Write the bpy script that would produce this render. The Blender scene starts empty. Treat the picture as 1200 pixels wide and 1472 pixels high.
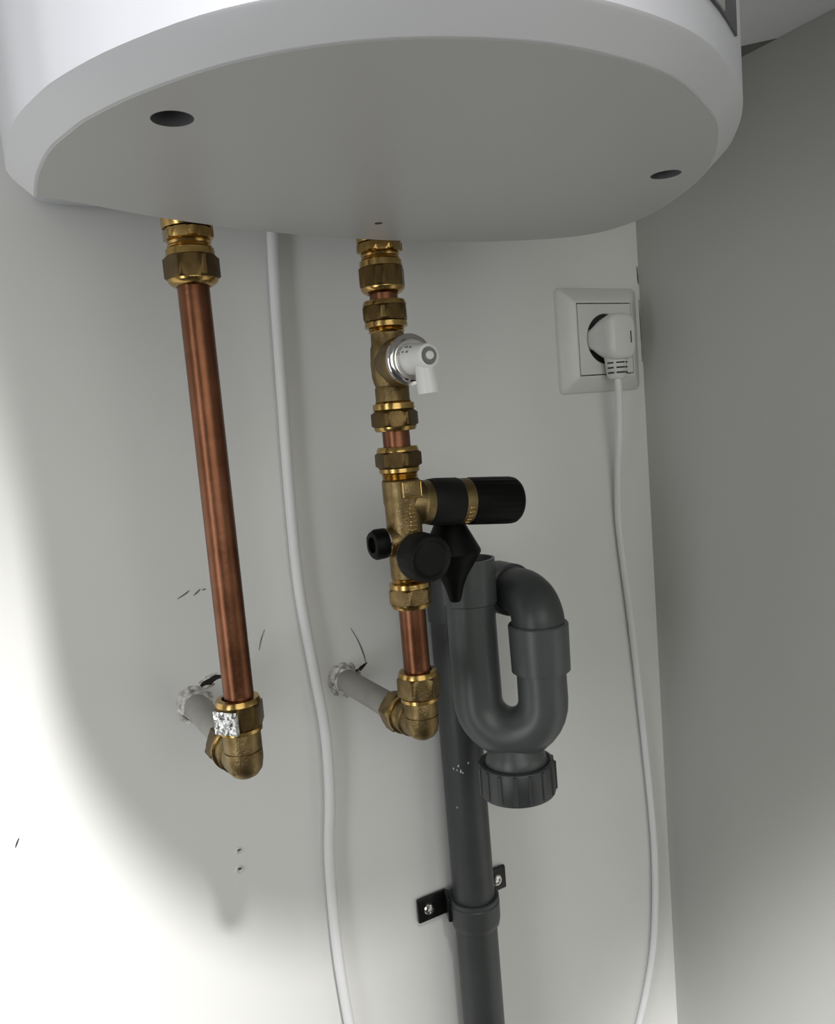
import bpy, bmesh, math, random
from mathutils import Vector, Matrix, noise

random.seed(4)
scene = bpy.context.scene
COL = scene.collection

# ------------------------------------------------------------------ camera
YAW, PITCH, ROLL = 0.4992, -0.1099, -0.0838
F = Vector((math.sin(YAW)*math.cos(PITCH), math.cos(YAW)*math.cos(PITCH), math.sin(PITCH)))
R = Vector((math.cos(YAW), -math.sin(YAW), 0)); U = R.cross(F)
R2 = R*math.cos(ROLL)+U*math.sin(ROLL); U2 = -R*math.sin(ROLL)+U*math.cos(ROLL)
cd = bpy.data.cameras.new('camera'); cam = bpy.data.objects.new('camera', cd); COL.objects.link(cam)
M = Matrix((R2, U2, -F)).transposed().to_4x4(); M.translation = Vector((-0.2053, -0.5029, 0.001))
cam.matrix_world = M
cd.sensor_fit = 'HORIZONTAL'; cd.sensor_width = 36; cd.lens = 36*1165.3/1200
cd.clip_start = 0.01
scene.camera = cam

# ------------------------------------------------------------------ world, light, exposure
w = bpy.data.worlds.new('world'); scene.world = w; w.use_nodes = True
bg = w.node_tree.nodes['Background']
bg.inputs[0].default_value = (0.93, 0.97, 1.0, 1); bg.inputs[1].default_value = 0.08

def area(name, loc, target, size, power, color, shape='DISK', size_y=None):
    ld = bpy.data.lights.new(name, 'AREA'); ld.shape = shape; ld.size = size
    if size_y: ld.size_y = size_y
    ld.energy = power; ld.color = color
    o = bpy.data.objects.new(name, ld); COL.objects.link(o); o.location = loc
    o.rotation_euler = (Vector(target)-Vector(loc)).to_track_quat('-Z', 'Y').to_euler()
    return o
def spot(name, loc, target, angle, blend, radius, power, color):
    ld = bpy.data.lights.new(name, 'SPOT'); ld.spot_size = math.radians(angle); ld.spot_blend = blend
    ld.shadow_soft_size = radius; ld.energy = power; ld.color = color
    o = bpy.data.objects.new(name, ld); COL.objects.link(o); o.location = loc
    o.rotation_euler = (Vector(target)-Vector(loc)).to_track_quat('-Z', 'Y').to_euler()
    return o
# ceiling spotlight above and in front of the heater, turned to the left part of the back wall
spot('ceiling_spotlight', (-0.19, -1.13, 1.15), (-0.46, 0.0, -0.66), 33, 0.8, 0.055, 255, (1.0, 0.985, 0.975))
# added spot that brightens the foot of the right wall
spot('right_wall_fill_spot', (-0.35, -1.20, 0.95), (0.293, -0.28, -0.62), 19, 0.85, 0.05, 420, (1.0, 0.985, 0.985))
# daylight from the window on the left, and an added fill lamp behind the camera
area('window_daylight', (-1.20, -0.66, -0.20), (0.0, -0.11, 0.0), 0.30, 4.4, (0.93, 0.965, 1.0), 'RECTANGLE', 1.0)
area('front_fill', (-0.28, -1.72, 0.22), (0.02, 0.0, 0.0), 1.2, 8.2, (1.0, 0.995, 0.94), 'RECTANGLE', 1.0)

scene.view_settings.view_transform = 'Standard'
scene.view_settings.look = 'None'
scene.view_settings.gamma = 1
scene.view_settings.use_curve_mapping = False
scene.view_settings.exposure = -0.1

# ------------------------------------------------------------------ materials
def mat(name, color, rough=0.5, metal=0.0, var=0.0, scale=40, bump=0.0, bscale=200, color2=None, coat=0, rvar=0.0, spec=None):
    m = bpy.data.materials.new(name); m.use_nodes = True
    nt = m.node_tree; b = nt.nodes['Principled BSDF']
    b.inputs['Base Color'].default_value = (*color, 1); b.inputs['Roughness'].default_value = rough
    b.inputs['Metallic'].default_value = metal
    if spec is not None: b.inputs['Specular IOR Level'].default_value = spec
    if coat: b.inputs['Coat Weight'].default_value = coat
    tc = nt.nodes.new('ShaderNodeTexCoord')
    if var or color2 or rvar:
        n = nt.nodes.new('ShaderNodeTexNoise'); n.inputs['Scale'].default_value = scale; n.inputs['Detail'].default_value = 5
        nt.links.new(tc.outputs['Object'], n.inputs['Vector'])
        r = nt.nodes.new('ShaderNodeValToRGB')
        c2 = color2 or tuple(c*(1-var) for c in color)
        r.color_ramp.elements[0].position = 0.35; r.color_ramp.elements[1].position = 0.65
        r.color_ramp.elements[0].color = (*c2, 1); r.color_ramp.elements[1].color = (*color, 1)
        nt.links.new(n.outputs['Fac'], r.inputs['Fac']); nt.links.new(r.outputs['Color'], b.inputs['Base Color'])
        if rvar:
            mr = nt.nodes.new('ShaderNodeMapRange')
            mr.inputs['To Min'].default_value = rough-rvar; mr.inputs['To Max'].default_value = rough+rvar
            nt.links.new(n.outputs['Fac'], mr.inputs['Value']); nt.links.new(mr.outputs['Result'], b.inputs['Roughness'])
    if bump:
        n2 = nt.nodes.new('ShaderNodeTexNoise'); n2.inputs['Scale'].default_value = bscale; n2.inputs['Detail'].default_value = 4
        nt.links.new(tc.outputs['Object'], n2.inputs['Vector'])
        bn = nt.nodes.new('ShaderNodeBump'); bn.inputs['Strength'].default_value = bump; bn.inputs['Distance'].default_value = 0.001
        nt.links.new(n2.outputs['Fac'], bn.inputs['Height']); nt.links.new(bn.outputs['Normal'], b.inputs['Normal'])
    return m
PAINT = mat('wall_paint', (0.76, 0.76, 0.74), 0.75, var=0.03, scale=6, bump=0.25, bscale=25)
PAINTR = mat('right_wall_paint_shaded', (0.46, 0.46, 0.435), 0.8, var=0.03, scale=6, bump=0.2, bscale=25)  # darker than the back wall: the right wall's shade is in the colour
CEIL = mat('ledge_paint', (0.88, 0.89, 0.91), 0.6, var=0.02, scale=8)
DARKVOID = mat('gap_shade_grey', (0.22, 0.22, 0.21), 0.9, var=0.2, scale=30)  # dark tone stands for the shade in the gap
FLOOR = mat('floor_vinyl', (0.10, 0.095, 0.09), 0.5, var=0.1, scale=10)
ENAMEL = mat('white_enamel', (0.60, 0.605, 0.645), 0.28, var=0.015, scale=10)
CAPW = mat('white_cap_plastic_shaded', (0.45, 0.45, 0.445), 0.4, var=0.02, scale=14)  # white plastic darkened, shade on the underside put into the colour
RIMW = mat('rim_plastic_lit', (0.58, 0.58, 0.60), 0.4, var=0.02, scale=14)  # lighter copy of the cap plastic, light on the rim put into colour
HOLE = mat('hole_dark_grey', (0.10, 0.10, 0.105), 0.7, var=0.1)
PANELD = mat('panel_dark', (0.035, 0.035, 0.045), 0.25, var=0.1)
PANELG = mat('panel_silver', (0.42, 0.42, 0.40), 0.35, 0.4, var=0.05)
BRASS = mat('brass', (0.50, 0.33, 0.12), 0.20, 1.0, color2=(0.34, 0.22, 0.07), scale=120, bump=0.10, bscale=500, rvar=0.06)
CAST = mat('cast_brass', (0.26, 0.188, 0.088), 0.40, 1.0, color2=(0.175, 0.122, 0.052), scale=150, bump=0.22, bscale=900)
NUT = mat('tarnished_brass_nut', (0.145, 0.096, 0.040), 0.38, 1.0, color2=(0.10, 0.066, 0.026), scale=90, bump=0.12, bscale=600)
COPPER = mat('copper', (0.22, 0.095, 0.053), 0.35, 1.0, color2=(0.145, 0.060, 0.031), scale=55, bump=0.12, bscale=260, rvar=0.08)
CHROME = mat('chrome', (0.72, 0.70, 0.68), 0.14, 1.0, var=0.08)
SILVER = mat('aluminium_foil', (0.80, 0.80, 0.79), 0.22, 1.0, var=0.3, scale=140, bump=0.25, bscale=260)
BLACK = mat('black_plastic', (0.003, 0.003, 0.003), 0.45, var=0.2, scale=80, spec=0.12)
BLACKM = mat('black_plastic_worn', (0.010, 0.010, 0.010), 0.55, color2=(0.006, 0.006, 0.006), scale=60, bump=0.1, spec=0.2)
PVC = mat('grey_pvc', (0.076, 0.083, 0.083), 0.36, var=0.1, scale=40)
PVCD = mat('dark_grey_pvc', (0.045, 0.049, 0.049), 0.42, var=0.12, scale=50)
WPLA = mat('white_plastic', (0.78, 0.78, 0.76), 0.35, var=0.02)
SPLA = mat('socket_plastic', (0.74, 0.74, 0.715), 0.35, var=0.02)
CABLE = mat('white_cable_sheath', (0.80, 0.80, 0.80), 0.42, var=0.03)
STUB = mat('painted_pipe', (0.36, 0.35, 0.32), 0.6, var=0.12, scale=60)
PLASTER = mat('broken_plaster', (0.88, 0.87, 0.85), 0.85, color2=(0.30, 0.28, 0.25), scale=260, bump=0.9, bscale=500)
CRACK = mat('crack_dark', (0.02, 0.018, 0.016), 0.9, var=0.2)
SCRATCH = mat('scratch_grey', (0.17, 0.17, 0.165), 0.9, var=0.3, scale=300)
GREYB = mat('button_grey', (0.20, 0.195, 0.19), 0.5, var=0.1)
BLKMETAL = mat('black_steel', (0.02, 0.02, 0.02), 0.3, 0.6, var=0.2)
SPECK = mat('white_paint_speck', (0.8, 0.8, 0.78), 0.6, var=0.05)
GAP = mat('joint_shadow_gap', (0.05, 0.05, 0.05), 0.9, var=0.1)

# ------------------------------------------------------------------ mesh helpers (world coordinates)
def finish(name, bm, m, parent=None, sharp=35, smooth=True):
    bmesh.ops.remove_doubles(bm, verts=bm.verts, dist=1e-7)
    bmesh.ops.recalc_face_normals(bm, faces=bm.faces)
    me = bpy.data.meshes.new(name); bm.to_mesh(me); bm.free()
    me.materials.append(m)
    if smooth:
        for p in me.polygons: p.use_smooth = True
        me.set_sharp_from_angle(angle=math.radians(sharp))
    o = bpy.data.objects.new(name, me); COL.objects.link(o)
    if parent is not None:
        o.parent = parent; o.matrix_parent_inverse = top_matrix(parent).inverted()
    return o
def top_matrix(o):
    return Matrix.Translation(o.location) if o.type == 'EMPTY' else (top_matrix(o.parent) @ o.matrix_parent_inverse if o.parent else Matrix.Translation(o.location))
def thing(name, label, cat, loc, group=None):
    o = bpy.data.objects.new(name, None); COL.objects.link(o); o.location = loc; o.empty_display_size = 0.02
    o['label'] = label; o['category'] = cat
    if group: o['group'] = group
    return o
def tag(o, label, cat, group=None):
    o['label'] = label; o['category'] = cat
    if group: o['group'] = group
    return o
def struct(o): o['kind'] = 'structure'; return o
def frame(axis):
    a = Vector(axis).normalized()
    t = Vector((0, 0, 1)) if abs(a.z) < 0.9 else Vector((-0.479, -0.878, 0))
    u = (t - a*t.dot(a)).normalized(); v = a.cross(u)
    return a, u, v
def skin_rings(bm, rings, cap0=True, cap1=True, closed=False):
    n = len(rings[0]); V = [[bm.verts.new(p) for p in r] for r in rings]
    m = len(V)
    for i in range(m if closed else m-1):
        A, B = V[i], V[(i+1) % m]
        for j in range(n):
            k = (j+1) % n; bm.faces.new((A[j], A[k], B[k], B[j]))
    if not closed:
        if cap0: bm.faces.new(V[0][::-1])
        if cap1: bm.faces.new(V[-1])
    return V
def lathe(bm, origin, axis, prof, seg=40, cap0=True, cap1=True, rfun=None):
    """prof: list of (t, r) along axis from origin"""
    a, u, v = frame(axis); o = Vector(origin); rings = []
    for i, (t, r) in enumerate(prof):
        ring = []
        for j in range(seg):
            th = 2*math.pi*j/seg
            rr = rfun(i, th, r) if rfun else r
            ring.append(o + a*t + (u*math.cos(th)+v*math.sin(th))*max(rr, 1e-5))
        rings.append(ring)
    skin_rings(bm, rings, cap0, cap1)
def hexnut(bm, origin, axis, t0, t1, rc, phase=0.0, ch=0.0016, bore=None, seg=72):
    """hexagonal nut between t0 and t1; rc corner radius; chamfered corners"""
    ap = rc*math.cos(math.pi/6)
    def rh(th):
        x = (th-phase) % (math.pi/3) - math.pi/6
        return ap/math.cos(x)
    d = 1 if t1 > t0 else -1
    L = abs(t1-t0)
    prof = [(t0, ap*0.93), (t0+d*ch*0.5, ap*1.03), (t0+d*ch, rc), (t1-d*ch, rc), (t1-d*ch*0.5, ap*1.03), (t1, ap*0.93)]
    # phase snap: vertices on hex corners
    lathe(bm, origin, axis, prof, seg, True, True, lambda i, th, r: min(r, rh(th)))
def thread(t0, t1, r, n, depth=0.0007):
    out = []
    for i in range(n):
        a = t0+(t1-t0)*i/n; b = t0+(t1-t0)*(i+0.5)/n
        out += [(a, r-depth), (b, r)]
    out.append((t1, r-depth)); return out
def tube(bm, pts, rad, seg=24, cap=True, smooth=0):
    P = [Vector(p) for p in pts]
    if smooth: P = catmull(P, smooth)
    n = len(P)
    T = [(P[min(i+1, n-1)]-P[max(i-1, 0)]).normalized() for i in range(n)]
    a, u, v = frame(T[0]); rings = []
    for i in range(n):
        u = (u - T[i]*u.dot(T[i])).normalized(); v = T[i].cross(u)
        r = rad(i/(n-1)) if callable(rad) else rad
        rings.append([P[i]+(u*math.cos(2*math.pi*j/seg)+v*math.sin(2*math.pi*j/seg))*r for j in range(seg)])
    skin_rings(bm, rings, cap, cap)
def catmull(P, k, closed=False):
    out = []; n = len(P)
    rng = range(n) if closed else range(n-1)
    for i in rng:
        if closed: p0, p1, p2, p3 = P[(i-1) % n], P[i], P[(i+1) % n], P[(i+2) % n]
        else: p0, p1, p2, p3 = P[max(i-1, 0)], P[i], P[i+1], P[min(i+2, n-1)]
        for j in range(k):
            t = j/k
            out.append(0.5*((2*p1)+(p2-p0)*t+(2*p0-5*p1+4*p2-p3)*t*t+(3*p1-p0-3*p2+p3)*t**3))
    if not closed: out.append(P[-1].copy())
    return out
def box(bm, c, s, rot=None, bevel=0.0, bseg=2):
    r = bmesh.ops.create_cube(bm, size=1)
    vs = r['verts']
    for v in vs: v.co = Vector((v.co.x*s[0], v.co.y*s[1], v.co.z*s[2]))
    if bevel:
        es = list({e for v in vs for e in v.link_edges})
        rb = bmesh.ops.bevel(bm, geom=es, offset=bevel, segments=bseg, affect='EDGES', profile=0.5)
        vs = list({v for f in rb['faces'] for v in f.verts} | {v for v in vs if v.is_valid})
    for v in vs:
        v.co = (rot @ v.co if rot else v.co) + Vector(c)
def NB(): return bmesh.new()
def part(name, m, parent, fn, *a, sharp=35, **k):
    bm = NB(); fn(bm, *a, **k); return finish(name, bm, m, parent, sharp)
def bool_cut(o, cutters):
    """cut the cutters out of o, bake the result and remove the cutters"""
    for c in cutters:
        md = o.modifiers.new('cut', 'BOOLEAN'); md.object = c; md.operation = 'DIFFERENCE'; md.solver = 'EXACT'
        try: md.material_mode = 'TRANSFER'
        except Exception: pass
    bpy.context.view_layer.update()
    dg = bpy.context.evaluated_depsgraph_get()
    me = bpy.data.meshes.new_from_object(o.evaluated_get(dg))
    o.modifiers.clear(); o.data = me
    for c in cutters: bpy.data.objects.remove(c)
    me.set_sharp_from_angle(angle=math.radians(35))

# ------------------------------------------------------------------ setting
XW = 0.293
FZ, CZ = -1.0, 1.3
def slab(name, c, s, m):
    bm = NB(); box(bm, c, s); return struct(finish(name, bm, m, None, smooth=False))
wall_back = slab('wall_back', (-0.40, 0.05, (FZ+CZ)/2), (1.80, 0.10, CZ-FZ), PAINT)
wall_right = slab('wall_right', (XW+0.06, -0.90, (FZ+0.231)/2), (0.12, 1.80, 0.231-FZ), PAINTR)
wall_left = slab('wall_left', (-1.35, -0.90, (FZ+CZ)/2), (0.10, 1.80, CZ-FZ), PAINT)
floor = slab('floor', (-0.40, -0.90, FZ-0.05), (2.0, 1.9, 0.10), FLOOR)
ceiling = slab('ceiling', (-0.40, -0.90, CZ+0.05), (2.0, 1.9, 0.10), PAINT)
# white ledge that rests on the low right wall, its rear edge stops short of the back wall
bm = NB()
lp = [(0.51, -1.19), (0.51, -0.135), (0.2925, -0.135), (0.179, -0.006), (0.150, -0.006), (0.130, -0.100), (0.130, -1.19)]
skin_rings(bm, [[Vector((x, y, 0.2312)) for x, y in lp], [Vector((x, y, 0.2600)) for x, y in lp]])
trim_1 = struct(finish('trim_1', bm, CEIL, None, smooth=False))
# lining of the gap behind the ledge, its shade put into the colour
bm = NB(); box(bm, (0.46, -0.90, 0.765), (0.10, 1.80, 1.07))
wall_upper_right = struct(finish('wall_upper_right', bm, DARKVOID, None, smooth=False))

# marks in the plaster of the back wall, children of the wall
def strip(name, pts, wd, m, parent, h=0.0004, k=4):
    """slim tapered groove/scratch lying on the back wall: pts (x, z)"""
    P = catmull([Vector((x, 0, z)) for x, z in pts], k)
    bm = NB(); n = len(P); rings = []
    for i, p in enumerate(P):
        t = (P[min(i+1, n-1)]-P[max(i-1, 0)]).normalized(); nn = Vector((-t.z, 0, t.x))
        ww = wd*(0.25+0.75*math.sin(math.pi*min(max(i/(n-1), 0.06), 0.94)))*(0.8+0.4*random.random())
        rings.append([p+nn*ww+Vector((0, 0.0006, 0)), p+nn*ww*0.6+Vector((0, -h, 0)), p-nn*ww*0.6+Vector((0, -h, 0)), p-nn*ww+Vector((0, 0.0006, 0))])
    skin_rings(bm, rings)
    return finish(name, bm, m, parent)
strip('crack', [(0.0093, -0.1351), (0.0141, -0.1454), (0.0173, -0.156), (0.0181, -0.1625)], 0.0006, SCRATCH, wall_back)
strip('crack', [(0.0190, -0.1615), (0.0145, -0.1642), (0.0118, -0.1657), (0.0070, -0.1655)], 0.0018, CRACK, wall_back)
strip('crack', [(-0.0955, -0.1516), (-0.0925, -0.1498), (-0.0895, -0.1500), (-0.0865, -0.1480), (-0.0820, -0.1484)], 0.0030, CRACK, wall_back, k=2)
strip('plaster_edge', [(-0.0965, -0.1492), (-0.0915, -0.1470), (-0.0850, -0.1452)], 0.0009, PLASTER, wall_back, h=0.0012, k=3)
strip('plaster_edge', [(-0.0930, -0.1540), (-0.0900, -0.1532), (-0.0870, -0.1516)], 0.0010, PLASTER, wall_back, h=0.0014, k=3)
strip('scratch', [(-0.1035, -0.0942), (-0.0985, -0.0920), (-0.0958, -0.0901)], 0.0006, SCRATCH, wall_back)
strip('scratch', [(-0.0935, -0.0938), (-0.0910, -0.0922), (-0.0889, -0.0905)], 0.0007, SCRATCH, wall_back)
strip('scratch', [(-0.0880, -0.0914), (-0.0855, -0.0911)], 0.0006, SCRATCH, wall_back)
strip('scratch', [(-0.0511, -0.124), (-0.054, -0.130), (-0.0562, -0.1368)], 0.00035, SCRATCH, wall_back)
strip('pencil_mark', [(-0.2065, -0.2148), (-0.2078, -0.2172), (-0.2090, -0.2197)], 0.0005, CRACK, wall_back)
strip('crack', [(0.2915, 0.1125), (0.2920, 0.0980)], 0.0007, CRACK, wall_back)
strip('crack', [(0.2918, 0.0855), (0.2921, 0.0635), (0.2921, 0.035)], 0.0006, SCRATCH, wall_back)
for (x, z, r) in ((-0.0837, -0.2647, 0.0016), (-0.0846, -0.2773, 0.0020)):
    bm = NB(); lathe(bm, (x, 0.001, z), (0, -1, 0), [(0, r*1.7), (0.0012, r*1.5), (0.0020, r*1.05), (0.0016, r*0.8), (0.0006, r*0.5)], 14)
    pl = finish('plugged_hole', bm, PAINT, wall_back)
    strip('hole_mark', [(x-0.0010, z+0.0008), (x+0.0012, z+0.0012)], 0.0006, SCRATCH, pl, h=0.0022)

# ------------------------------------------------------------------ water heater
ZB = 0.094
inner = [(-0.1716, -0.1708), (-0.1723, -0.1877), (-0.1724, -0.2), (-0.1710, -0.2211), (-0.1669, -0.2389), (-0.1624, -0.2525), (-0.1511, -0.2746),
         (-0.1325, -0.2995), (-0.1080, -0.3180), (-0.0780, -0.3290), (-0.0484, -0.3318), (-0.0126, -0.3261), (0.0231, -0.3088), (0.0412, -0.2962), (0.0615, -0.2774),
         (0.0790, -0.2560), (0.0970, -0.2232), (0.1095, -0.1856), (0.1010, -0.1530), (0.0534, -0.1325), (-0.0095, -0.1275), (-0.0689, -0.1341), (-0.122, -0.1500), (-0.1545, -0.1655)]
# outline curve: open spline from the sharp rear-left corner round the front and back to it
oc = catmull([Vector((x, y, 0)) for x, y in inner], 5)
lastc = catmull([Vector((x, y, 0)) for x, y in inner[-3:]] + [Vector((inner[0][0], inner[0][1], 0))], 5)[10:]
oc = oc[:-1] + lastc[:-1]
def offset(P, d):
    n = len(P); out = []
    for i in range(n):
        t = (P[(i+1) % n]-P[i-1]).normalized(); out.append(P[i]+Vector((t.y, -t.x, 0))*d*sgn)
    return out
area2 = sum(oc[i-1].x*oc[i].y-oc[i].x*oc[i-1].y for i in range(len(oc)))
sgn = 1 if area2 > 0 else -1
def ring_at(d, z):
    return [Vector((p.x, p.y, z)) for p in offset(oc, d)]
heater = thing('water_heater', 'large white enamel water heater overhead with rounded underside', 'water heater', (-0.03, -0.20, ZB))
OFF = 0.0085
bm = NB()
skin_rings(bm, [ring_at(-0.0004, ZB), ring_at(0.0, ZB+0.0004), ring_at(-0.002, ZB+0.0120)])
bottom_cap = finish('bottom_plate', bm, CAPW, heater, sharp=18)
bm = NB()
skin_rings(bm, [ring_at(-0.0015, ZB+0.0010), ring_at(0.0, ZB+0.0002), ring_at(0.0006, ZB+0.0003), ring_at(OFF-0.0006, ZB+0.0072), ring_at(OFF, ZB+0.0084), ring_at(OFF-0.0020, ZB+0.0090)], closed=True)
finish('rim', bm, RIMW, heater, sharp=25)
cut = []
for (x, y, r) in ((-0.141, -0.257, 0.0062), (0.0615, -0.252, 0.0062), (-0.025, -0.158, 0.0020)):
    bm = NB(); lathe(bm, (x, y, ZB-0.002), (0, 0, 1), [(0, r), (0.0105, r)], 28)
    cut.append(finish('cutter', bm, HOLE, None))
bool_cut(bottom_cap, cut)
bm = NB()
skin_rings(bm, [ring_at(OFF, ZB+0.0084), ring_at(OFF, ZB+0.45), ring_at(OFF-0.01, ZB+0.47)])
finish('shell', bm, ENAMEL, heater, sharp=50)
# rear part of the tank above the pipe connections, fixed to the back wall
bm = NB(); box(bm, (-0.035, -0.088, 0.345), (0.250, 0.174, 0.42), bevel=0.012, bseg=3)
finish('rear_housing', bm, ENAMEL, heater)
bm = NB(); box(bm, (-0.035, -0.0005, 0.36), (0.16, 0.003, 0.30))
finish('mounting_bracket', bm, BLKMETAL, heater)
# control panel on the curved front: dark frame with silver inset
def curved_panel(bm, x0, x1, z0, z1, d0, d1, right=True):
    P = offset(oc, OFF)
    S = [p for p in P if p.y < -0.235 and x0-1e-6 <= p.x <= x1+1e-6]
    S.sort(key=lambda p: p.x)
    def at(x):
        A = sorted([p for p in P if p.y < -0.235], key=lambda p: p.x)
        for i in range(len(A)-1):
            if A[i].x <= x <= A[i+1].x:
                t = (x-A[i].x)/(A[i+1].x-A[i].x); q = A[i].lerp(A[i+1], t)
                tt = (A[i+1]-A[i]).normalized(); return q, Vector((tt.y, -tt.x, 0))
        return A[-1], Vector((1, 0, 0))
    rings = []
    for i in range(17):
        x = x0+(x1-x0)*i/16; q, n = at(x)
        if n.y > 0 and n.x < 0: n = -n
        rings.append([q+n*d0+Vector((0, 0, z0)), q+n*d1+Vector((0, 0, z0)), q+n*d1+Vector((0, 0, z1)), q+n*d0+Vector((0, 0, z1))])
    skin_rings(bm, rings)
PZ = 0.1150
bm = NB(); curved_panel(bm, -0.090, 0.0262, PZ, PZ+0.16, -0.001, 0.0008)
pan = finish('control_panel', bm, PANELD, heater)
bm = NB(); curved_panel(bm, -0.0035, 0.0085, PZ+0.0003, PZ+0.158, 0.0006, 0.0014)
finish('silver_strip', bm, PANELG, pan)
bm = NB(); curved_panel(bm, -0.088, -0.0060, PZ+0.0003, PZ+0.158, 0.0006, 0.0014)
finish('panel_face', bm, ENAMEL, pan)

# ------------------------------------------------------------------ plumbing: builders
PY = -0.11                      # the risers stand 11 cm off the wall
DN = (0, 0, -1)
def coupling(x, zn, label, phase):
    """brass adaptor out of the heater with a hexagonal nut below; zn = top of nut"""
    t = thing('brass_coupling', label, 'pipe fitting', (x, PY, zn), 'brass couplings under the water heater')
    o = (x, PY, zn)
    zt = zn-0.132               # top end reaches the tank (negative t is up)
    part('sleeve', BRASS, t, lathe, o, DN, [(zt, 0.0120), (-0.0125, 0.0119), (-0.0122, 0.0117)])
    bm = NB(); hexnut(bm, o, DN, -0.0122, -0.0068, 0.0124, phase+0.3, ch=0.0007)
    ha = finish('hexagon_collar', bm, BRASS, t)
    part('threaded_neck', BRASS, t, lathe, o, DN, [(-0.0075, 0.0098)]+thread(-0.0068, -0.0030, 0.0104, 2)+[(-0.0030, 0.0098)])
    part('collar', BRASS, t, lathe, o, DN, [(-0.0032, 0.0100), (-0.0026, 0.0112), (0.0005, 0.0114), (0.0008, 0.0108)])
    bm = NB(); hexnut(bm, o, DN, 0.0, 0.0120, 0.0132, phase)
    nut = finish('nut', bm, NUT, t)
    part('nut_lip', BRASS, nut, lathe, o, DN, [(0.0112, 0.0118), (0.0120, 0.0117), (0.0132, 0.0108), (0.0142, 0.0094), (0.0144, 0.0082), (0.0130, 0.0076)])
    return t
CV = math.radians(0)
coupling(-0.1012, 0.0878, 'brass coupling joining the heater to the long copper pipe', 0.28)
coupling(-0.0007, 0.0846, 'brass coupling at the very top of the valve column', 0.10)

def pipe(x, z0, z1, label, r=0.0075):
    bm = NB(); lathe(bm, (x, PY, z0), DN, [(0, r), (z0-z1, r)], 48, rfun=lambda i, th, rr: rr)
    o = finish('copper_pipe', bm, COPPER, None)
    # move the origin to the base of the pipe
    b = Vector((x, PY, z1)); o.data.transform(Matrix.Translation(-b)); o.location = b
    return tag(o, label, 'pipe', 'copper pipes of the heater')
pipe(-0.1015, 0.0735, -0.1305, 'long bare copper pipe left of the white cable')
pipe(-0.0006, 0.0712, 0.0650, 'very short copper pipe between the two topmost nuts')
pipe(-0.0003, -0.0005, -0.0135, 'short copper stub between tee and black-knobbed valve')
pipe(0.0003, -0.0990, -0.1395, 'copper pipe below the black-knobbed valve above its elbow')

def nut_down(parent, x, z0, z1, rc, phase, lip='bottom', m=NUT):
    """compression nut from z0 (top) to z1 (bottom) with its rounded pipe-side lip"""
    o = (x, PY, z0); L = z0-z1
    bm = NB(); hexnut(bm, o, DN, 0.0, L, rc, phase)
    n = finish('nut', bm, m, parent)
    if lip == 'bottom':
        part('nut_lip', BRASS, n, lathe, o, DN, [(L-0.0006, rc*0.90), (L+0.0004, rc*0.89), (L+0.0016, rc*0.84), (L+0.0019, 0.0080), (L, 0.0077)])
    elif lip == 'top':
        part('nut_lip', BRASS, n, lathe, o, (0, 0, 1), [(-0.0006, rc*0.90), (0.0004, rc*0.89), (0.0020, rc*0.84), (0.0023, 0.0080), (0.0004, 0.0077)])
    return n

# --- tee with the small white valve
tee = thing('brass_tee', 'brass tee fitting carrying the small white valve', 'pipe fitting', (-0.0004, PY, 0.0341))
nut_down(tee, -0.0006, 0.0645, 0.0553, 0.0131, 0.05, 'top')
part('ring', BRASS, tee, lathe, (-0.0006, PY, 0.0553), DN, [(-0.0004, 0.0104), (0, 0.0114), (0.0026, 0.0115), (0.0030, 0.0106)])
part('thread', BRASS, tee, lathe, (-0.0006, PY, 0.0523), DN, [(-0.0006, 0.0088)]+thread(0, 0.0024, 0.0099, 2)+[(0.003, 0.0085)])
bm = NB()
lathe(bm, (-0.0004, PY, 0.0505), DN, [(0, 0.0089), (0.0070, 0.0092), (0.0085, 0.0098), (0.0160, 0.0104), (0.0240, 0.0102), (0.0270, 0.0095), (0.0290, 0.0088), (0.0300, 0.0093), (0.0375, 0.0093)], 48)
finish('body', bm, CAST, tee, sharp=28)
bm = NB(); lathe(bm, (-0.0003, PY+0.004, 0.0332), (0, -1, 0), [(0, 0.0098), (0.010, 0.0108), (0.0145, 0.0128), (0.0235, 0.0130), (0.0245, 0.0125)], 48)
finish('branch', bm, CAST, tee, sharp=28)
part('thread', BRASS, tee, lathe, (-0.0003, PY, 0.0132), DN, [(-0.0004, 0.0085), (0.0, 0.0100), (0.0012, 0.0092), (0.0022, 0.0092)])
part('ring', BRASS, tee, lathe, (-0.0003, PY, 0.0120), DN, [(-0.0004, 0.0104), (0, 0.0113), (0.0030, 0.0114), (0.0036, 0.0106)])
nut_down(tee, -0.0003, 0.0086, -0.0010, 0.0129, 0.42, 'bottom')

# --- small white valve screwed into the tee
YV = -0.1300
wv = thing('small_valve', 'small white plastic valve with chrome ring and down-turned spout', 'valve', (0, YV, 0.0332))
part('chrome_ring', CHROME, wv, lathe, (0, YV, 0.0332), (0, -1, 0), [(0, 0.0118), (0.0004, 0.0132), (0.0030, 0.0133), (0.0038, 0.0126), (0.0042, 0.0112), (0.0052, 0.0105), (0.0056, 0.0088), (0.0050, 0.0070)], 56)
bd = part('valve_body', WPLA, wv, lathe, (0, YV, 0.0332), (0, -1, 0), [(0.0040, 0.0080), (0.0075, 0.0080), (0.0100, 0.0074), (0.0160, 0.0066), (0.0200, 0.0064), (0.0216, 0.0060), (0.0222, 0.0052), (0.0223, 0.0046), (0.0212, 0.0043), (0.0212, 0.0018), (0.0212, 0.0)], 48)
part('grey_insert', GREYB, bd, lathe, (0, YV, 0.0332), (0, -1, 0), [(0.0205, 0.0044), (0.02155, 0.0043), (0.02155, 0.0022)], 40)
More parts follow.
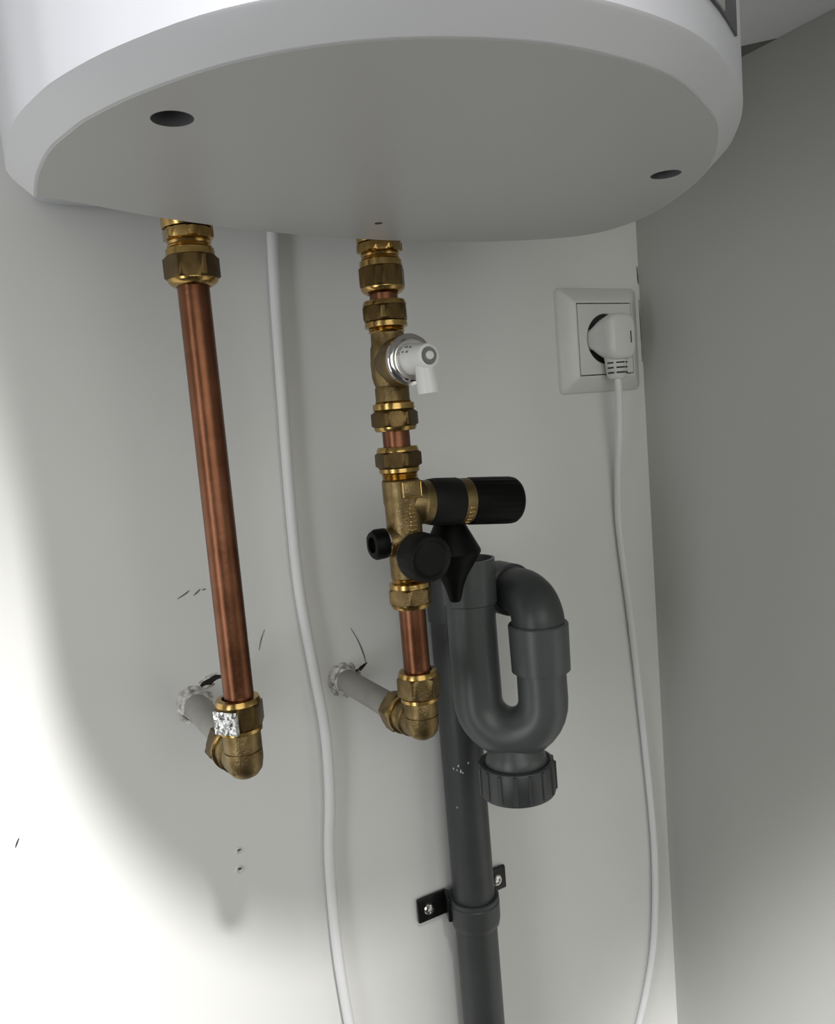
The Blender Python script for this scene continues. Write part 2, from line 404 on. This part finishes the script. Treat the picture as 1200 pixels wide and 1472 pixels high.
part('screw_button', WPLA, bd, lathe, (0.0003, YV, 0.0334), (0, -1, 0), [(0.0205, 0.0022), (0.0226, 0.0021), (0.0230, 0.0016)], 24)
bm = NB(); lathe(bm, (0.0, YV-0.0165, 0.0300), (0.075, -0.02, -1), [(0, 0.0046), (0.004, 0.0050), (0.0100, 0.0056), (0.0150, 0.0056), (0.0152, 0.0052), (0.0149, 0.0047), (0.0090, 0.0044)], 40)
finish('spout', bm, WPLA, wv)
# four short printed strokes on the valve body
for (az, tt, ln) in ((42, 0.0085, 0.0024), (64, 0.0078, 0.0016), (42, 0.0120, 0.0016), (64, 0.0112, 0.0018)):
    a = math.radians(90+az); rr = 0.00775 if tt < 0.01 else 0.0072
    d = Vector((math.cos(a), 0, math.sin(a)))
    bm = NB(); box(bm, Vector((0, YV-tt, 0.0332))+d*rr, (0.0010, ln, 0.0006), Matrix.Rotation(-(a-math.pi/2), 3, 'Y'))
    finish('printed_mark', bm, GREYB, bd)

# --- safety valve group with black knobs
sv = thing('safety_valve', 'brass safety inlet valve with black knobs and black outlet funnel', 'valve', (0, PY, -0.086))
nut_down(sv, -0.0002, -0.0133, -0.0229, 0.0129, 0.60, 'top')
part('ring', BRASS, sv, lathe, (-0.0001, PY, -0.0229), DN, [(-0.0004, 0.0104), (0, 0.0111), (0.0020, 0.0111), (0.0026, 0.0102)])
part('thread', BRASS, sv, lathe, (-0.0001, PY, -0.0252), DN, [(-0.0004, 0.0088)]+thread(0, 0.0042, 0.0101, 3)+[(0.0046, 0.0088)])
bm = NB()
lathe(bm, (0, PY, -0.0293), DN, [(0, 0.0100), (0.0006, 0.0104), (0.0120, 0.0104), (0.0140, 0.0099), (0.0300, 0.0098), (0.0420, 0.0099), (0.0520, 0.0098), (0.0540, 0.0096)], 56)
body = finish('valve_body', bm, CAST, sv, sharp=28)
# raised badge on the body, facing the room
rz = Matrix.Rotation(math.radians(-4), 3, 'Z')
bm = NB(); box(bm, (0.0008, PY-0.0095, -0.0344), (0.0122, 0.0040, 0.0092), rz, bevel=0.0006)
badge = finish('badge', bm, CAST, body)
for (cx, cz, sx, sz) in ((0, 0.0040, 0.0110, 0.0006), (0, -0.0040, 0.0110, 0.0006), (-0.0053, 0, 0.0006, 0.0080), (0.0053, 0, 0.0006, 0.0080)):
    bm = NB(); box(bm, Vector((0.0008, PY-0.0095, -0.0344))+rz @ Vector((cx, -0.0021, cz)), (sx, 0.0006, sz), rz, bevel=0.00015, bseg=1)
    finish('badge_rim', bm, BRASS, badge)
# worn raised casting marks in a column down the front of the body
for i in range(9):
    z = -0.0425-0.0023*i
    ph = math.radians(-90+4); d = Vector((math.cos(ph), math.sin(ph), 0))
    bm = NB(); box(bm, Vector((0, PY, z))+d*0.0098, (0.0030+0.0006*(i % 3), 0.0007, 0.0009), Matrix.Rotation(math.radians(-8+16*(i % 2)), 3, 'Y'), bevel=0.0002, bseg=1)
    finish('casting_mark', bm, BRASS, body)
# relief branch to the right
A0 = Vector((0.0, PY, -0.0420)); A1 = Vector((0.0735, PY-0.003, -0.0492)); AX = (A1-A0).normalized(); AL = (A1-A0).length
part('relief_branch', CAST, sv, lathe, A0, AX, [(0, 0.0090), (0.009, 0.0108), (0.0105, 0.0122), (0.0150, 0.0124), (0.0165, 0.0118)], 48)
part('relief_collar', BLACKM, sv, lathe, A0, AX, [(0.0150, 0.0118), (0.0158, 0.0128), (0.0200, 0.0134), (0.0330, 0.0136), (0.0345, 0.0130), (0.0350, 0.0118)], 48)
band = part('brass_band', CAST, sv, lathe, A0, AX, [(0.0340, 0.0120), (0.0344, 0.0131), (0.0405, 0.0133), (0.0410, 0.0124)], 48)
def knobr(i, th, r): return r*(1+0.012*math.cos(24*th)) if 1 < i < 5 else r
part('relief_knob', BLACK, sv, lathe, A0, AX, [(0.0400, 0.0120), (0.0404, 0.0132), (0.0420, 0.0135), (0.0560, 0.0137), (0.0690, 0.0138), (0.0715, 0.0135), (0.0730, 0.0124), (0.0738, 0.0105), (0.0738, 0.0)], 96, rfun=knobr)
for i in range(5):
    th = math.radians(-126+9*i); a, u, v = frame(AX)
    # short worn raised strokes on the brass band
    c = A0+AX*0.0375+(u*math.cos(math.radians(150-12*i))+v*math.sin(math.radians(150-12*i)))*0.0132
    bm = NB(); box(bm, c, (0.0032, 0.0008, 0.0012), bevel=0.0002, bseg=1)
    finish('band_mark', bm, BRASS, band)
# test plug to the left
TP = Vector((0, PY, -0.0628))
part('test_port', CAST, sv, lathe, TP, (-1, 0, 0), [(0, 0.0088), (0.0085, 0.0084), (0.0095, 0.0078), (0.0132, 0.0078)], 40)
tp = part('test_plug', BLACK, sv, lathe, TP, (-1, 0, 0), [(0.0130, 0.0076), (0.0134, 0.0084), (0.0185, 0.0085), (0.0205, 0.0074), (0.0208, 0.0045), (0.0180, 0.0042), (0.0180, 0.0)], 36, rfun=lambda i, th, r: r*(1-0.05*abs(math.sin(3*th))) if 1 <= i <= 3 else r)
part('washer', CHROME, tp, lathe, TP, (-1, 0, 0), [(0.0124, 0.0080), (0.0125, 0.0087), (0.0132, 0.0087), (0.0133, 0.0080)], 36)
# shut-off knob facing the room
KP = Vector((0.0, PY, -0.0705))
part('knob_neck', CAST, sv, lathe, KP, (0, -1, 0), [(0, 0.0085), (0.008, 0.0096), (0.0105, 0.0122), (0.0135, 0.0126), (0.0140, 0.0115)], 48)
part('shut_off_knob', BLACKM, sv, lathe, KP, (0, -1, 0), [(0.0130, 0.0118), (0.0134, 0.0131), (0.0150, 0.0134), (0.0240, 0.0131), (0.0262, 0.0126), (0.0275, 0.0112), (0.0270, 0.0098), (0.0262, 0.0090), (0.0262, 0.0)], 72, rfun=lambda i, th, r: r*(1-0.012*(0.5+0.5*math.cos(18*th))) if 1 < i < 5 else r)
# black discharge funnel from the relief valve into the trap
fn = part('outlet_funnel', BLACK, sv, lathe, (0.0350, -0.0995, -0.0500), DN, [(0, 0.0070), (0.0060, 0.0076), (0.0090, 0.0090), (0.0250, 0.0172), (0.0265, 0.0173), (0.0280, 0.0165), (0.0400, 0.0086), (0.0460, 0.0058), (0.0540, 0.0036), (0.0555, 0.0030), (0.0555, 0.0022), (0.0500, 0.0022)], 56)
# lower thread and nut
part('thread', BRASS, sv, lathe, (0.0002, PY, -0.0830), DN, [(-0.0004, 0.0088)]+thread(0, 0.0034, 0.0099, 2)+[(0.0040, 0.0088)])
part('ring', BRASS, sv, lathe, (0.0002, PY, -0.0866), DN, [(-0.0004, 0.0104), (0, 0.0114), (0.0024, 0.0115), (0.0030, 0.0106)])
nut_down(sv, 0.0002, -0.0886, -0.0988, 0.0126, 0.15, 'bottom', CAST)

# --- elbows
def elbow(x, zt, zc, label, phase, m):
    """compression elbow; zt = top of the upper nut, zc = height of the horizontal leg"""
    t = thing('brass_elbow', label, 'pipe fitting', (x, PY, zc), 'brass elbows at the wall pipes')
    nut_down(t, x, zt, zt-0.0130, 0.0126, phase, 'top', m)
    o = (x, PY, zt-0.0130)
    part('ring', BRASS, t, lathe, o, DN, [(-0.0004, 0.0098), (0, 0.0108), (0.0018, 0.0109), (0.0024, 0.0098)])
    d = zt-0.0130-zc
    bm = NB()
    lathe(bm, o, DN, [(0.0015, 0.0092), (0.0030, 0.0096), (d*0.62, 0.0096), (d*0.63, 0.0091), (d*0.66, 0.0091), (d*0.67, 0.0096), (d*0.9, 0.0096), (d, 0.0094), (d+0.0040, 0.0086), (d+0.0068, 0.0064), (d+0.0080, 0.0030), (d+0.0083, 0.0)], 48)
    finish('body', bm, CAST, t, sharp=28)
    bm = NB()
    lathe(bm, (x, PY, zc), (0, 1, 0), [(-0.0085, 0.0), (-0.0082, 0.0032), (-0.0066, 0.0064), (-0.003, 0.0086), (0.0, 0.0092), (0.010, 0.0094), (0.0105, 0.0104), (0.0125, 0.0104), (0.0130, 0.0096), (0.0150, 0.0100), (0.0165, 0.0092), (0.0185, 0.0100), (0.0195, 0.0092)], 48)
    finish('side_leg', bm, CAST, t, sharp=28)
    bm = NB(); box(bm, (x-0.0070, PY-0.0040, zc-0.0005), (0.0016, 0.0022, 0.0080), Matrix.Rotation(math.radians(35), 3, 'Z'), bevel=0.0005)
    finish('casting_rib', bm, CAST, t)
    part('side_ring', BRASS, t, lathe, (x, PY, zc), (0, 1, 0), [(0.0185, 0.0100), (0.0190, 0.0116), (0.0212, 0.0117), (0.0218, 0.0106)], 48)
    bm = NB(); hexnut(bm, (x, PY, zc), (0, 1, 0), 0.0212, 0.0330, 0.0127, phase+0.35)
    finish('side_nut', bm, m, t)
    return t
elbL = elbow(-0.1022, -0.1300, -0.1612, 'brass elbow with silver foil patch below the long copper pipe', 0.0, NUT)
elbC = elbow(0.0006, -0.1392, -0.1685, 'brass elbow at the foot of the valve column', 0.33, CAST)
# crinkled silver foil on one face of the left elbow's upper nut
ang = math.atan2(-0.878, -0.479)-math.radians(24)
dn = Vector((math.cos(ang), math.sin(ang), 0)); dt = Vector((-dn.y, dn.x, 0))
bm = NB(); NX, NZ = 14, 12; front = []; back_ = []
for i in range(NX+1):
    fr = []; bk = []
    for j in range(NZ+1):
        s = (i/NX-0.5)*0.0130; h = -0.1374+(j/NZ-0.5)*0.0116
        nz = noise.noise(Vector((i*0.55, j*0.6, 3.3)))
        r = 0.0120+0.0008*nz
        fr.append(bm.verts.new(Vector((-0.1022, PY, h))+dn*r+dt*(s+0.0006*noise.noise(Vector((j*0.9, i*0.2, 1))))))
        bk.append(bm.verts.new(Vector((-0.1022, PY, h))+dn*0.0098+dt*s))
    front.append(fr); back_.append(bk)
for i in range(NX):
    for j in range(NZ):
        bm.faces.new((front[i][j], front[i+1][j], front[i+1][j+1], front[i][j+1]))
        bm.faces.new((back_[i][j], back_[i][j+1], back_[i+1][j+1], back_[i+1][j]))
for i in range(NX):
    bm.faces.new((front[i][0], back_[i][0], back_[i+1][0], front[i+1][0]))
    bm.faces.new((front[i][NZ], front[i+1][NZ], back_[i+1][NZ], back_[i][NZ]))
for j in range(NZ):
    bm.faces.new((front[0][j], front[0][j+1], back_[0][j+1], back_[0][j]))
    bm.faces.new((front[NX][j], back_[NX][j], back_[NX][j+1], front[NX][j+1]))
fo = finish('foil_patch', bm, SILVER, elbL, sharp=15); fo['label'] = 'crinkled silver foil patch'

# --- pipes out of the wall with broken plaster round them
def wall_pipe(x, z, label, seed):
    t = thing('wall_pipe', label, 'pipe', (x, 0, z), 'painted pipes coming out of the wall')
    bm = NB(); lathe(bm, (x, 0.02, z), (0, -1, 0), [(0, 0.0078), (0.100, 0.0078)], 40)
    finish('pipe', bm, STUB, t)
    def rough(i, th, r): return r*(1+0.16*noise.noise(Vector((math.cos(th)*2.2+seed, math.sin(th)*2.2, i*0.9))))
    bm = NB(); lathe(bm, (x, 0.002, z), (0, -1, 0), [(0, 0.0118), (0.0022, 0.0112), (0.0034, 0.0096), (0.0045, 0.0098), (0.0062, 0.0090), (0.0066, 0.0083), (0.0090, 0.0086), (0.0100, 0.0076)], 40, rfun=rough)
    finish('plaster_collar', bm, PLASTER, t, sharp=25)
    # loose flakes of plaster standing off the collar
    rnd = random.Random(seed)
    for k in range(5):
        th = rnd.uniform(0, 6.28); c = Vector((x+0.0108*math.cos(th), -0.0030-0.003*rnd.random(), z+0.0108*math.sin(th)))
        bm = NB(); r = bmesh.ops.create_icosphere(bm, subdivisions=1, radius=1)
        for v in r['verts']:
            v.co = Vector((v.co.x*0.0028, v.co.y*0.0012, v.co.z*0.0016))*(1+0.4*noise.noise(v.co*2+Vector((k, seed, 0))))
            v.co = Matrix.Rotation(-th+1.57, 3, 'Y') @ v.co + c
        finish('plaster_flake', bm, PLASTER, t, sharp=10)
    return t
wall_pipe(-0.1010, -0.1612, 'grey pipe leaving broken plaster behind the foil-patched elbow', 2)
wpc = wall_pipe(-0.0002, -0.1685, 'grey pipe leaving broken plaster right of the white cable', 5)
bm = NB(); box(bm, (-0.0030, -0.0450, -0.1757), (0.0018, 0.0050, 0.0012), bevel=0.0004)
finish('paint_chip', bm, SPECK, wpc)

# ------------------------------------------------------------------ grey waste trap and drain pipe
TL = Vector((0.0645, -0.0685, 0)); TR = Vector((0.0945, -0.0985, 0)); TD = (TR-TL); SP = TD.length; td = TD.normalized()
trap = thing('waste_trap', 'grey plastic U-shaped waste trap hanging under the safety valve', 'drain trap', (0.0795, -0.0835, -0.245))
ZU = -0.1800
path = [TL+Vector((0, 0, -0.1140)), TL+Vector((0, 0, -0.15)), TL+Vector((0, 0, ZU))]
for k in range(1, 16):
    a = math.pi*k/16
    path.append(TL+td*(SP/2-SP/2*math.cos(a))+Vector((0, 0, ZU-0.0225*math.sin(a))))
path += [TR+Vector((0, 0, ZU)), TR+Vector((0, 0, -0.1590))]
bm = NB(); tube(bm, path, lambda s: 0.0157+0.0006*math.sin(math.pi*s), 40)
finish('u_bend', bm, PVC, trap, sharp=60)
bm = NB(); lathe(bm, TL+Vector((0, 0, -0.1170)), (0, 0, 1), [(0, 0.0158), (0.0008, 0.0172), (0.0290, 0.0176), (0.0292, 0.0158), (0.0100, 0.0150), (0.0100, 0.0)], 56)
finish('inlet_socket', bm, PVC, trap)
bm = NB(); lathe(bm, TR+Vector((0, 0, -0.1615)), (0, 0, 1), [(0, 0.0160), (0.0010, 0.0186), (0.0305, 0.0190), (0.0315, 0.0182), (0.0316, 0.0155)], 56)
finish('outlet_socket', bm, PVC, trap)
# outlet elbow bending back to the drain pipe at the wall
ep = [TR+Vector((0, 0, -0.1320)), TR+Vector((0.0001, 0.0005, -0.1255)), TR+Vector((0.0008, 0.0050, -0.1185)), TR+Vector((0.0016, 0.0130, -0.1145)), TR+Vector((0.0024, 0.0220, -0.1135)),
      Vector((0.0972, -0.055, -0.1137)), Vector((0.0945, -0.040, -0.1150)), Vector((0.0915, -0.0345, -0.1165))]
bm = NB(); tube(bm, ep, lambda s: 0.0170-0.0018*min(1, s*1.6), 40, smooth=5)
finish('outlet_elbow', bm, PVCD, trap, sharp=60)
bm = NB(); lathe(bm, (0.0971, -0.0700, -0.1137), (0.0, 1, -0.004), [(0, 0.0160), (0.0006, 0.0174), (0.0180, 0.0176), (0.0188, 0.0165), (0.0190, 0.0150)], 48)
finish('elbow_collar', bm, PVCD, trap)
# cleaning neck and ribbed cap
TC = (TL+TR)/2+Vector((0.0015, 0.0005, 0))
bm = NB(); lathe(bm, TC+Vector((0, 0, -0.1985)), DN, [(0, 0.0105), (0.008, 0.0135), (0.0170, 0.0185), (0.0230, 0.0203), (0.0240, 0.0200), (0.0300, 0.0200)], 48)
finish('cleaning_neck', bm, PVC, trap)
capo = part('cleaning_cap', PVCD, trap, lathe, TC+Vector((0, 0, -0.2215)), DN, [(0.0012, 0.0205), (0.0, 0.0222), (0.0006, 0.0240), (0.0020, 0.0246), (0.0195, 0.0248), (0.0215, 0.0240), (0.0220, 0.0220)], 64)
for k in range(16):
    th = 2*math.pi*(k+0.3)/16
    c = TC+Vector((0.0246*math.cos(th), 0.0246*math.sin(th), -0.2320))
    bm = NB(); box(bm, c, (0.0020, 0.0024, 0.0185), Matrix.Rotation(th, 3, 'Z'), bevel=0.0005, bseg=1)
    finish('grip_rib', bm, PVCD, capo)

DX, DY = 0.0785, -0.0195
dr = thing('drain_pipe', 'straight grey drain pipe running down the wall behind the trap', 'pipe', (DX, DY, FZ))
bm = NB(); lathe(bm, (DX, DY, -0.130), DN, [(0, 0.0153), (0.87, 0.0153)], 48)
finish('pipe', bm, PVCD, dr)
bm = NB(); lathe(bm, (DX, DY, -0.1080), DN, [(0, 0.0100), (0.0010, 0.0160), (0.0040, 0.0166), (0.0300, 0.0166), (0.0305, 0.0154)], 48)
finish('socket', bm, PVCD, dr)
rnd = random.Random(3)
for (x, z, s) in ((0.0679, -0.2403, 0.0010), (0.0655, -0.2424, 0.0008), (0.0690, -0.2444, 0.0012), (0.0739, -0.2385, 0.0007), (0.0657, -0.2712, 0.0006), (0.0670, -0.2432, 0.0007), (0.0700, -0.2455, 0.0006)):
    dx = x-DX; yy = DY-math.sqrt(max(0.0153**2-dx*dx, 0))
    bm = NB(); r = bmesh.ops.create_icosphere(bm, subdivisions=1, radius=1)
    for v in r['verts']: v.co = Vector((v.co.x*s*0.8, v.co.y*0.0004, v.co.z*s*(0.6+rnd.random())))+Vector((x, yy, z))
    finish('paint_speck', bm, SPECK, dr)
# clamp
ZC = -0.3560
cl = thing('pipe_clamp', 'dark pipe clamp screwed to the wall round the drain pipe', 'clamp', (DX, 0, ZC))
bm = NB(); lathe(bm, (DX, DY, ZC+0.0105), DN, [(0.0008, 0.0154), (0.0, 0.0172), (0.0004, 0.0182), (0.0026, 0.0183), (0.0030, 0.0178), (0.0036, 0.0178), (0.0042, 0.0184), (0.0170, 0.0182), (0.0215, 0.0172), (0.0235, 0.0156)], 56)
finish('band', bm, PVCD, cl)
for (s, dz) in ((-1, 0.003), (1, 0.0035)):
    bm = NB(); box(bm, (DX+s*0.0265, -0.0030, ZC+dz), (0.0250, 0.0030, 0.0185), bevel=0.0012)
    tb = finish('tab', bm, BLKMETAL, cl)
    bm = NB(); box(bm, (DX+s*0.0168, -0.0095, ZC+dz), (0.0030, 0.0140, 0.0180), Matrix.Rotation(math.radians(s*20), 3, 'Z'), bevel=0.0008)
    finish('tab_bend', bm, BLKMETAL, cl)
    sx = DX+s*0.0300
    scn = part('screw', CHROME, tb, lathe, (sx, -0.0040, ZC+dz), (0, -1, 0), [(0, 0.0044), (0.0012, 0.0044), (0.0022, 0.0036), (0.0026, 0.0022), (0.0016, 0.0018), (0.0016, 0.0)], 24)

# ------------------------------------------------------------------ cables
def cord(name, pts, r, m, label, cat, parent=None):
    bm = NB(); tube(bm, pts, r, 16, smooth=6); o = finish(name, bm, m, parent, sharp=60)
    if parent is None:
        b = Vector(pts[-1]); o.data.transform(Matrix.Translation(-b)); o.location = b; tag(o, label, cat)
    return o
cy = -0.0060
cord('white_cable', [(-0.0205, cy, 0.138), (-0.0210, cy, 0.1259), (-0.0231, cy, 0.0853), (-0.0250, cy, 0.0288), (-0.0270, cy, -0.0424), (-0.0268, cy, -0.102), (-0.0228, cy-0.001, -0.1545), (-0.0194, cy-0.002, -0.1987), (-0.0203, cy-0.001, -0.2425), (-0.0243, cy, -0.2809), (-0.0258, cy, -0.3207), (-0.0255, cy, -0.3616), (-0.0229, cy, -0.4046), (-0.019, cy, -0.46), (-0.016, cy, -0.60), (-0.016, cy, -0.80)], 0.0036, CABLE,
     'thick white cable hanging down the back wall beside the copper pipe', 'cable')

# ------------------------------------------------------------------ wall socket and plug
SX, SZ = 0.2437, 0.0535
so = thing('wall_socket', 'square white wall socket near the corner', 'socket', (SX, 0, SZ-0.0405))
def sq(h, y, rad=0.003, n=5):
    out = []
    for (cx, cz, a0) in ((1, 1, 0), (-1, 1, 90), (-1, -1, 180), (1, -1, 270)):
        for k in range(n):
            a = math.radians(a0+90*k/(n-1)); out.append(Vector((SX+cx*(h-rad)+rad*math.cos(a), y, SZ+cz*(h-rad)+rad*math.sin(a))))
    return out
bm = NB()
skin_rings(bm, [sq(0.0405, 0.0, 0.004), sq(0.0405, -0.0030, 0.004), sq(0.0398, -0.0045, 0.004), sq(0.0300, -0.0106, 0.002), sq(0.0290, -0.0112, 0.0012), sq(0.0279, -0.0112, 0.0008), sq(0.0279, -0.0060, 0.0008)], cap0=True, cap1=True)
finish('cover_frame', bm, SPLA, so)
bm = NB()
skin_rings(bm, [sq(0.02785, -0.0055, 0.0008), sq(0.02785, -0.0075, 0.0008)])
finish('joint', bm, GAP, so)
bm = NB()
skin_rings(bm, [sq(0.0271, -0.0060, 0.0008), sq(0.0271, -0.0112, 0.0008), sq(0.0268, -0.0116, 0.0008)])
ins = finish('insert', bm, SPLA, so)
bm = NB(); lathe(bm, (SX, -0.0030, SZ), (0, -1, 0), [(0.0032, 0.0197), (0.0150, 0.0197)], 48)
# the well is deeper than the frame: cut both
c1 = finish('cutter', bm, SPLA, None)
bool_cut(ins, [c1])
bm = NB(); lathe(bm, (SX, -0.0061, SZ), (0, -1, 0), [(0.0, 0.0196), (0.0003, 0.0196)], 48)
finish('well_floor', bm, GREYB, so)
# grey ring lip seen in the well
part('well_lip', GREYB, so, lathe, (SX, -0.0062, SZ), (0, -1, 0), [(0, 0.0196), (0.0048, 0.01965), (0.0048, 0.0190), (0.0004, 0.0186)], 48)

pg = thing('power_cord', 'white plug in the wall socket with its thin hanging cord', 'power cord', (SX, -0.0064, SZ-0.03))
def rr(hw, hh, y, rad, zc=0.0, xc=0.0, n=6):
    out = []
    for (cx, cz, a0) in ((1, 1, 0), (-1, 1, 90), (-1, -1, 180), (1, -1, 270)):
        for k in range(n):
            a = math.radians(a0+90*k/(n-1)); out.append(Vector((SX+xc+cx*(hw-rad)+rad*math.cos(a), y, SZ+zc+cz*(hh-rad)+rad*math.sin(a))))
    return out
bm = NB()
skin_rings(bm, [rr(0.0180, 0.0075, -0.0064, 0.004), rr(0.0172, 0.0085, -0.0110, 0.005), rr(0.0140, 0.0150, -0.0150, 0.009), rr(0.0132, 0.0178, -0.0240, 0.009), rr(0.0128, 0.0174, -0.0290, 0.008), rr(0.0118, 0.0164, -0.0312, 0.008), rr(0.0095, 0.0140, -0.0322, 0.007)])
plug = finish('plug', bm, SPLA, pg, sharp=50)
bm = NB(); box(bm, (SX+0.0062, -0.0322, SZ-0.0010), (0.0008, 0.0012, 0.0090), bevel=0.0002, bseg=1)
finish('face_groove', bm, GAP, plug)
# tapered neck below the plug with three strain-relief ribs
bm = NB()
skin_rings(bm, [[Vector((p.x, -0.0215+(p.y+0.0)*0, p.z)) for p in []] or [Vector((SX+0.0005+hx*math.cos(2*math.pi*j/24), -0.0205+hy*math.sin(2*math.pi*j/24), z)) for j in range(24)] for (z, hx, hy) in ((SZ-0.0140, 0.0098, 0.0085), (SZ-0.0190, 0.0090, 0.0078), (SZ-0.0300, 0.0080, 0.0066), (SZ-0.0318, 0.0060, 0.0052))])
neck = finish('plug_neck', bm, SPLA, pg, sharp=50)
for k in range(3):
    z = SZ-0.0196-0.0038*k
    for (a0, a1) in ((-178, -142), (-128, -80), (-70, -46)):
        bm = NB(); rings = []
        for j in range(9):
            a = math.radians(a0+(a1-a0)*j/8); f = 1.0-0.010*k
            c = Vector((SX+0.0005, -0.0205, z)); d = Vector((0.0091*f*math.cos(a), 0.0079*f*math.sin(a), 0))
            rings.append([c+d*0.93+Vector((0, 0, 0.0006)), c+d*1.012+Vector((0, 0, 0.0006)), c+d*1.012-Vector((0, 0, 0.0006)), c+d*0.93-Vector((0, 0, 0.0006))])
        skin_rings(bm, rings); finish('relief_slot', bm, GAP, neck)
cord('cord', [(SX+0.0010, -0.0205, SZ-0.0280), (SX+0.0020, -0.0200, SZ-0.0420), (0.2480, -0.0160, -0.020), (0.2505, -0.0090, -0.055), (0.2522, -0.005, -0.099), (0.2599, -0.005, -0.1822), (0.2666, -0.005, -0.2746), (0.2713, -0.005, -0.3571), (0.2711, -0.005, -0.4081), (0.2655, -0.005, -0.4643), (0.2543, -0.005, -0.5055), (0.2400, -0.005, -0.540), (0.215, -0.006, -0.585), (0.19, -0.007, -0.64), (0.18, -0.008, -0.72)], 0.0029, CABLE, '', '', pg)
